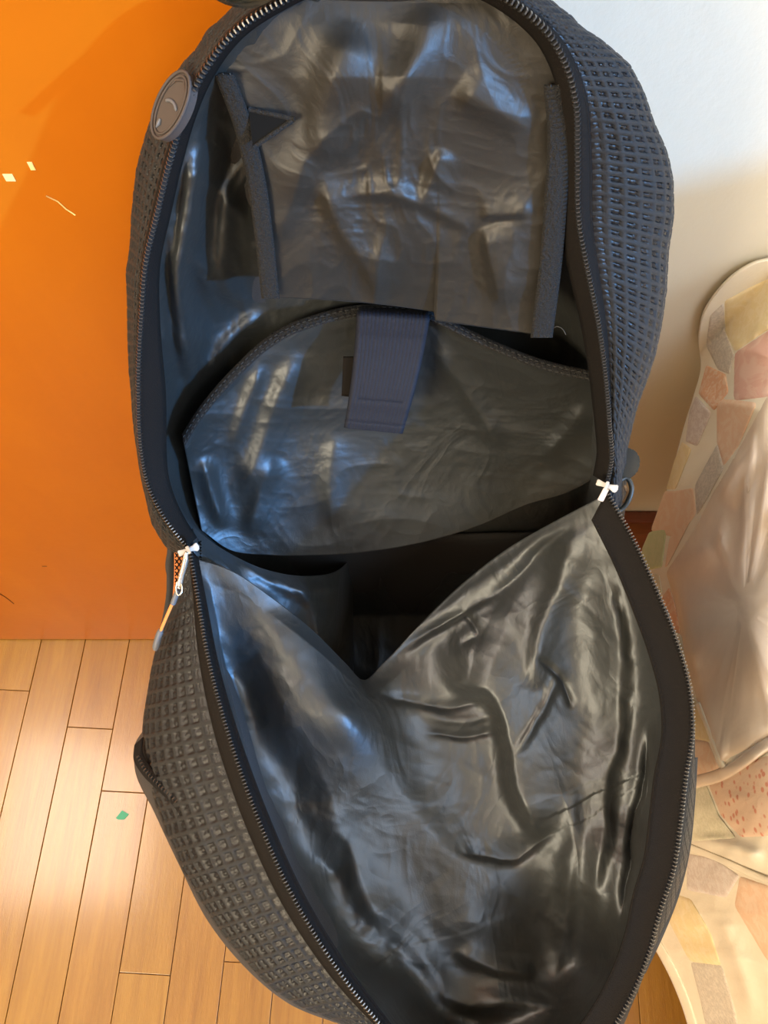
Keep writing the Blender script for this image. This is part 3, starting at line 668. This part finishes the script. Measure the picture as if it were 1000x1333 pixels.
# right: rounded tab and a buckle ring on a short web
to = P(np.array(812.), np.array(603.), np.array(.60))
Xr, Zr = np.array([1., 0, 0]), np.array([0, 0, H]) - to; Zr /= np.linalg.norm(Zr); Xr -= Zr * (Xr @ Zr); Xr /= np.linalg.norm(Xr); Yr = np.cross(Zr, Xr)
prism('strap_tab', [(-.016,-.010),(.004,-.0125),(.010,-.008),(.0125,0),(.011,.007),(.006,.0115),(-.016,.014)], -.003, .003, M_blackp, bag, (to, Xr, Yr, Zr), .0015)
k = cr([(803,628,.60),(816,622,.60),(822,632,.60),(819,650,.602),(808,664,.605),(800,668,.605)], 30); tube('buckle_ring', P(*k.T), .0020, M_blackp, bag, 8)
k = cr([(813,632,.604),(817,640,.604),(812,655,.606)], 16); tube('buckle_bar', P(*k.T), .0012, mat('tan_edge', (.45, .30, .18), .6), bag, 8)
# lower side of the bag behind the right corner
strip('lower_side_panel', [(786,640,.60),(792,670,.60),(812,720,.61)], [(813,600,.64),(812,650,.66),(806,700,.68)], M_mesh, bag, 40, 8, .002, .004)
# bottom of the bag body, behind the flap
strip('bottom_panel', [(240,700,.80),(300,860,1.0),(430,960,1.04)], [(806,690,.78),(740,860,1.0),(560,960,1.04)], M_canvas, bag, 30, 14, .003)
# carrying loop over the knob
kc = KC
q = [P(np.array(520.), np.array(-60.), np.array(.345)), kc + np.array([.10, .018, .055]), kc + np.array([.03, .016, .050]), kc + np.array([0, .016, .017]),
     kc + np.array([.03, .026, .040]), kc + np.array([.09, .030, .030]), P(np.array(470.), np.array(-55.), np.array(.352))]
tube('grab_loop', cr([(p[0]*1000, p[2]*1000, p[1]*1000) for p in q], 40)[:, [0, 2, 1]] / 1000, .0055, M_canvas, bag, 10)

# ================= patchwork bedspread on the bed at the right
def qd0(px, py):
    """the bed as a solid: side face at x = X, top at height Z (a pillow by the wall), rounded where they meet"""
    r = rays(px, py)
    X = np.interp(py, [345, 500, 700, 850, 1000, 1190, 1333], [.40, .378, .362, .350, .345, .360, .400])
    Z = np.interp(py, [340, 450, 600, 800, 1300], [.93, .87, .825, .80, .80])
    ds = X / np.maximum((px - 500) / 1000, .05); dt = (Z - H) / r[..., 2]; k = np.interp(py, [500, 720, 960, 1060], [28, 11, 11, 24])
    return np.log(np.exp(k * ds) + np.exp(k * dt)) / k
def pleat(px, py):
    h = folds(px, py, [([(925,470),(900,560),(870,660)], 10, 16, .012), ([(1000,560),(960,600),(930,650)], 8, 14, .014), ([(1010,640),(960,690),(910,720),(880,745)], 10, 16, .016),
        ([(1000,690),(975,720),(930,770)], 8, 14, .012), ([(1010,590),(985,640),(950,660)], 6, 10, .010), ([(1010,760),(985,830),(1000,910)], 34, 30, .020), ([(905,900),(925,960),(940,1010)], 8, 10, .012),
        ([(1000,1120),(960,1105),(900,1090)], 10, 14, .015), ([(930,1180),(960,1250),(985,1333)], 10, 14, .015), ([(985,660),(1040,700),(1100,720)], 14, 20, .02)])
    return h + .020 * (crumple(px / 95, py / 80, 91, 3) - .4)
def qd(px, py):
    px = np.asarray(px, float); py = np.asarray(py, float)
    d = qd0(px, py) - pleat(px, py)
    r = rays(px, py); zmax = (.03 - H) / r[..., 2]        # never below the floor
    ymax = np.where(r[..., 1] > .02, (WY - .012) / np.maximum(r[..., 1], .02), 9)
    return np.minimum(np.minimum(d, zmax), ymax)
quilt = empty('bedspread', tuple(P(np.array(1000.), np.array(800.), np.array(.9)) * np.array([1, 1, 0])), 'pale patchwork bedspread with satin panels draped over the bed beside the backpack', 'bedspread')
def m_quilt(c1, c2, scale, dots=None, rough=.6, vor=False):
    def f(nt, b):
        v = coords(nt)
        if vor:
            n = N(nt, 'ShaderNodeTexVoronoi'); n.inputs['Scale'].default_value = scale; nt.links.new(v, n.inputs['Vector']); s = n.outputs['Distance']
            nt.links.new(ramp(nt, s, [(.22, c2), (.36, c1)]), b.inputs['Base Color'])
        else:
            nt.links.new(ramp(nt, noise(nt, v, scale, 3, .7, 1.0), [(.46, c1), (.56, c2)]), b.inputs['Base Color'])
        bump(nt, b, noise(nt, v, 140, 3), .25, .002)
    return f
QM = {'cream': mat('cream_satin_cloth', (.84, .77, .62), .38, sheen=.3, build=lambda nt, b: bump(nt, b, noise(nt, coords(nt), 60, 3), .3, .003)),
      'satin': mat('peach_satin', (.84, .70, .56), .24, spec=.6, build=lambda nt, b: bump(nt, b, noise(nt, coords(nt), 45, 3, .5, 0), .25, .003)),
      'yellow': mat('yellow_cotton', (.72, .52, .22), .7, build=m_quilt((.80, .66, .38), (.83, .70, .46), 90)),
      'pink': mat('dusty_pink_cotton', (.6, .28, .2), .7, build=m_quilt((.72, .44, .36), (.76, .52, .43), 30)),
      'orange': mat('orange_print_cotton', (.7, .32, .14), .7, build=m_quilt((.77, .44, .27), (.81, .58, .42), 110)),
      'peach': mat('peach_cotton', (.72, .38, .2), .7, build=m_quilt((.80, .55, .38), (.82, .61, .45), 60)),
      'grey': mat('grey_print_cotton', (.46, .40, .33), .7, build=m_quilt((.56, .51, .44), (.68, .62, .53), 220)),
      'lilac': mat('lilac_print_cotton', (.5, .40, .37), .7, build=m_quilt((.64, .55, .50), (.72, .65, .60), 160)),
      'green': mat('green_cotton', (.42, .44, .2), .7, build=m_quilt((.55, .60, .36), (.60, .63, .40), 50)),
      'sage': mat('sage_print_cotton', (.56, .52, .36), .7, build=m_quilt((.70, .66, .48), (.78, .73, .56), 170)),
      'floral': mat('red_floral_cotton', (.78, .50, .30), .7, build=m_quilt((.82, .60, .44), (.70, .30, .20), 120, vor=True))}
# ground cloth: rows between the outer silhouette and far past the frame
QS = [(1010,338),(985,343),(958,358),(932,384),(916,410),(910,440),(912,480),(903,515),(892,550),(880,595),(868,640),(852,695),(840,735),(838,800),(842,880),(846,960),(846,1010),(844,1090),(822,1160),(838,1195),(858,1230),(876,1265),(892,1300),(905,1340),(925,1410)]
a = cr([(x, y, 0) for x, y in QS], 300); u = np.linspace(0, 1, 150)[None] ** 1.25
ty = np.linspace(338, 1430, 300)[:, None]
px = a[:, None, 0] * (1 - u) + 1500 * u; py = a[:, None, 1] * (1 - u) + ty * u
qo = grid('cloth', P(px, py, qd(px, py)), QM['cream'], quilt, .004, off=1)
def inpoly(x, y, poly):
    c = np.zeros(x.shape, bool); n = len(poly)
    for i in range(n):
        x0, y0 = poly[i]; x1, y1 = poly[(i + 1) % n]
        c ^= ((y0 > y) != (y1 > y)) & (x < (x1 - x0) * (y - y0) / (y1 - y0 + 1e-9) + x0)
    return c
def patch(name, poly, m, lift=.003, step=None, label=None, smoothp=True):
    """a sewn piece: outline filled with a fan of rings following the cloth, puffed up from a low edge"""
    p = np.array(poly, float); p = np.concatenate([np.linspace(p[i], p[(i + 1) % len(p)], 10, endpoint=False) for i in range(len(p))])
    if smoothp: p = .25 * np.roll(p, 1, 0) + .5 * p + .25 * np.roll(p, -1, 0)
    c = p.mean(0); rings = [1.035, 1.01, .95, .88, .78, .64, .48, .30, .12]
    vs = []; 
    for r_ in rings:
        q = c + (p - c) * r_; l = lift * (1 - (1 - min(1, (1 - r_) / .12)) ** 2) + (-.001 if r_ == 1 else .0012)
        vs.append(P(q[:, 0], q[:, 1], qd(q[:, 0], q[:, 1]) - l))
    V = np.array(vs); k = len(p)
    o = grid(name, V, m, quilt, closed=True, uv=(1, 1))
    bm = bmesh.new(); bm.from_mesh(o.data); bm.verts.ensure_lookup_table(); bm.faces.new([bm.verts[(len(rings) - 1) * k + i] for i in range(k)]); 
    for f in bm.faces: f.smooth = True
    bm.to_mesh(o.data); bm.free()
    if label: o['label'] = label
    return o
PT = [([(945,392),(975,376),(1005,362),(1060,350),(1060,400),(1000,428),(958,456),(946,430)], 'yellow', 'yellow corner patch'),
      ([(925,412),(942,396),(944,430),(956,462),(950,486),(935,480),(920,450)], 'grey', 'grey patch'),
      ([(958,460),(1000,432),(1060,405),(1060,490),(1000,515),(957,520)], 'pink', 'dusty pink patch'),
      ([(920,476),(945,488),(948,510),(930,534),(910,512)], 'orange', 'orange speckled patch'),
      ([(906,516),(926,538),(908,580),(893,574),(898,535)], 'lilac', 'lilac patch'),
      ([(888,576),(900,585),(880,636),(868,636),(878,600)], 'yellow', 'pale yellow patch'),
      ([(934,578),(942,610),(920,650),(908,670),(905,632)], 'grey', 'grey printed patch'),
      ([(934,520),(985,525),(962,580),(942,606),(934,575)], 'peach', None),
      ([(866,640),(880,640),(902,636),(906,668),(884,700),(848,690)], 'peach', 'peach patch'),
      ([(845,694),(868,685),(862,738),(836,742),(836,715)], 'green', 'pale green patch'),
      ([(872,700),(900,676),(870,735),(866,738)], 'peach', None),
      ([(838,746),(858,748),(862,772),(850,778),(838,760)], 'sage', None),
      ([(862,778),(872,765),(882,800),(886,825),(868,815)], 'orange', None),
      ([(872,820),(888,828),(892,860),(880,850)], 'sage', None),
      ([(896,905),(908,915),(925,965),(900,960),(893,930)], 'yellow', None),
      ([(898,962),(922,966),(936,1000),(900,1018),(896,990)], 'peach', 'orange patch above the satin fold'),
      ([(925,1022),(950,1008),(990,988),(1060,970),(1070,1040),(1010,1086),(965,1088),(940,1060)], 'floral', 'patch with a small red floral print'),
      ([(896,1024),(920,1022),(936,1062),(958,1090),(900,1094)], 'sage', 'sage patch'),
      ([(896,1112),(930,1118),(962,1140),(945,1168),(895,1158)], 'lilac', 'lilac patch with pale specks'),
      ([(965,1142),(1010,1158),(1060,1170),(1060,1290),(1000,1250),(958,1180)], 'peach', 'coral patch'),
      ([(880,1165),(900,1172),(925,1215),(938,1256),(898,1250),(872,1200)], 'yellow', 'yellow patch by the hem'),
      ([(900,1254),(940,1258),(955,1310),(965,1360),(925,1360),(912,1300)], 'grey', 'grey patch by the hem')]
for poly, mk, lab in PT: patch('patch', poly, QM[mk], .0018, label=lab)
patch('satin_panel', [(1000,515),(1060,500),(1120,700),(1120,900),(1050,940),(1000,962),(950,985),(938,998),(925,960),(905,900),(890,850),(880,790),(868,745),(905,690),(930,640),(960,590)], QM['satin'], .010, label='glossy peach satin panel')
def ribbon(name, line, w, m, lift=.006, n=60):
    q = cr([(x, y, 0) for x, y in line], n)[:, :2]; t = np.gradient(q, axis=0); t /= np.linalg.norm(t, axis=1)[:, None]; nn = np.stack([-t[:, 1], t[:, 0]], -1)
    k = np.linspace(-1, 1, 9)[None, :, None]; Q = q[:, None] + nn[:, None] * k * w / 2
    d = qd(Q[..., 0], Q[..., 1]) - lift * np.sqrt(np.maximum(0, 1 - k[..., 0] ** 2)) - .001
    return grid(name, P(Q[..., 0], Q[..., 1], d), m, quilt, .001)
ribbon('hem', [(822,1180),(838,1202),(862,1240),(880,1275),(894,1310),(912,1380)], 12, QM['cream'], .004)['label'] = 'cream satin hem'
ribbon('seam_band', [(896,1102),(940,1120),(1000,1146),(1060,1165)], 9, QM['cream'], .004)
ribbon('seam_band', [(898,1020),(940,1008),(1000,968),(1050,940)], 18, QM['satin'], .008)
ribbon('seam_band', [(908,915),(925,955),(942,1000)], 8, QM['cream'], .004)
# mattress edge under the cloth
bed = empty('bed', (.95, -.3, 0), 'bed at the right edge, covered by the patchwork bedspread', 'bed')
box('mattress', (.50, -1.3, .46), (1.5, WY - .03, .70), M_room, bed, .03)
box('bed_frame', (.52, -1.3, .32), (1.5, WY - .03, .45), M_base, bed, .005)
for x in (.60, 1.44):
    for y in (-1.24, .45): box('leg', (x - .03, y - .03, 0), (x + .03, y + .03, .33), M_base, bed, .003)
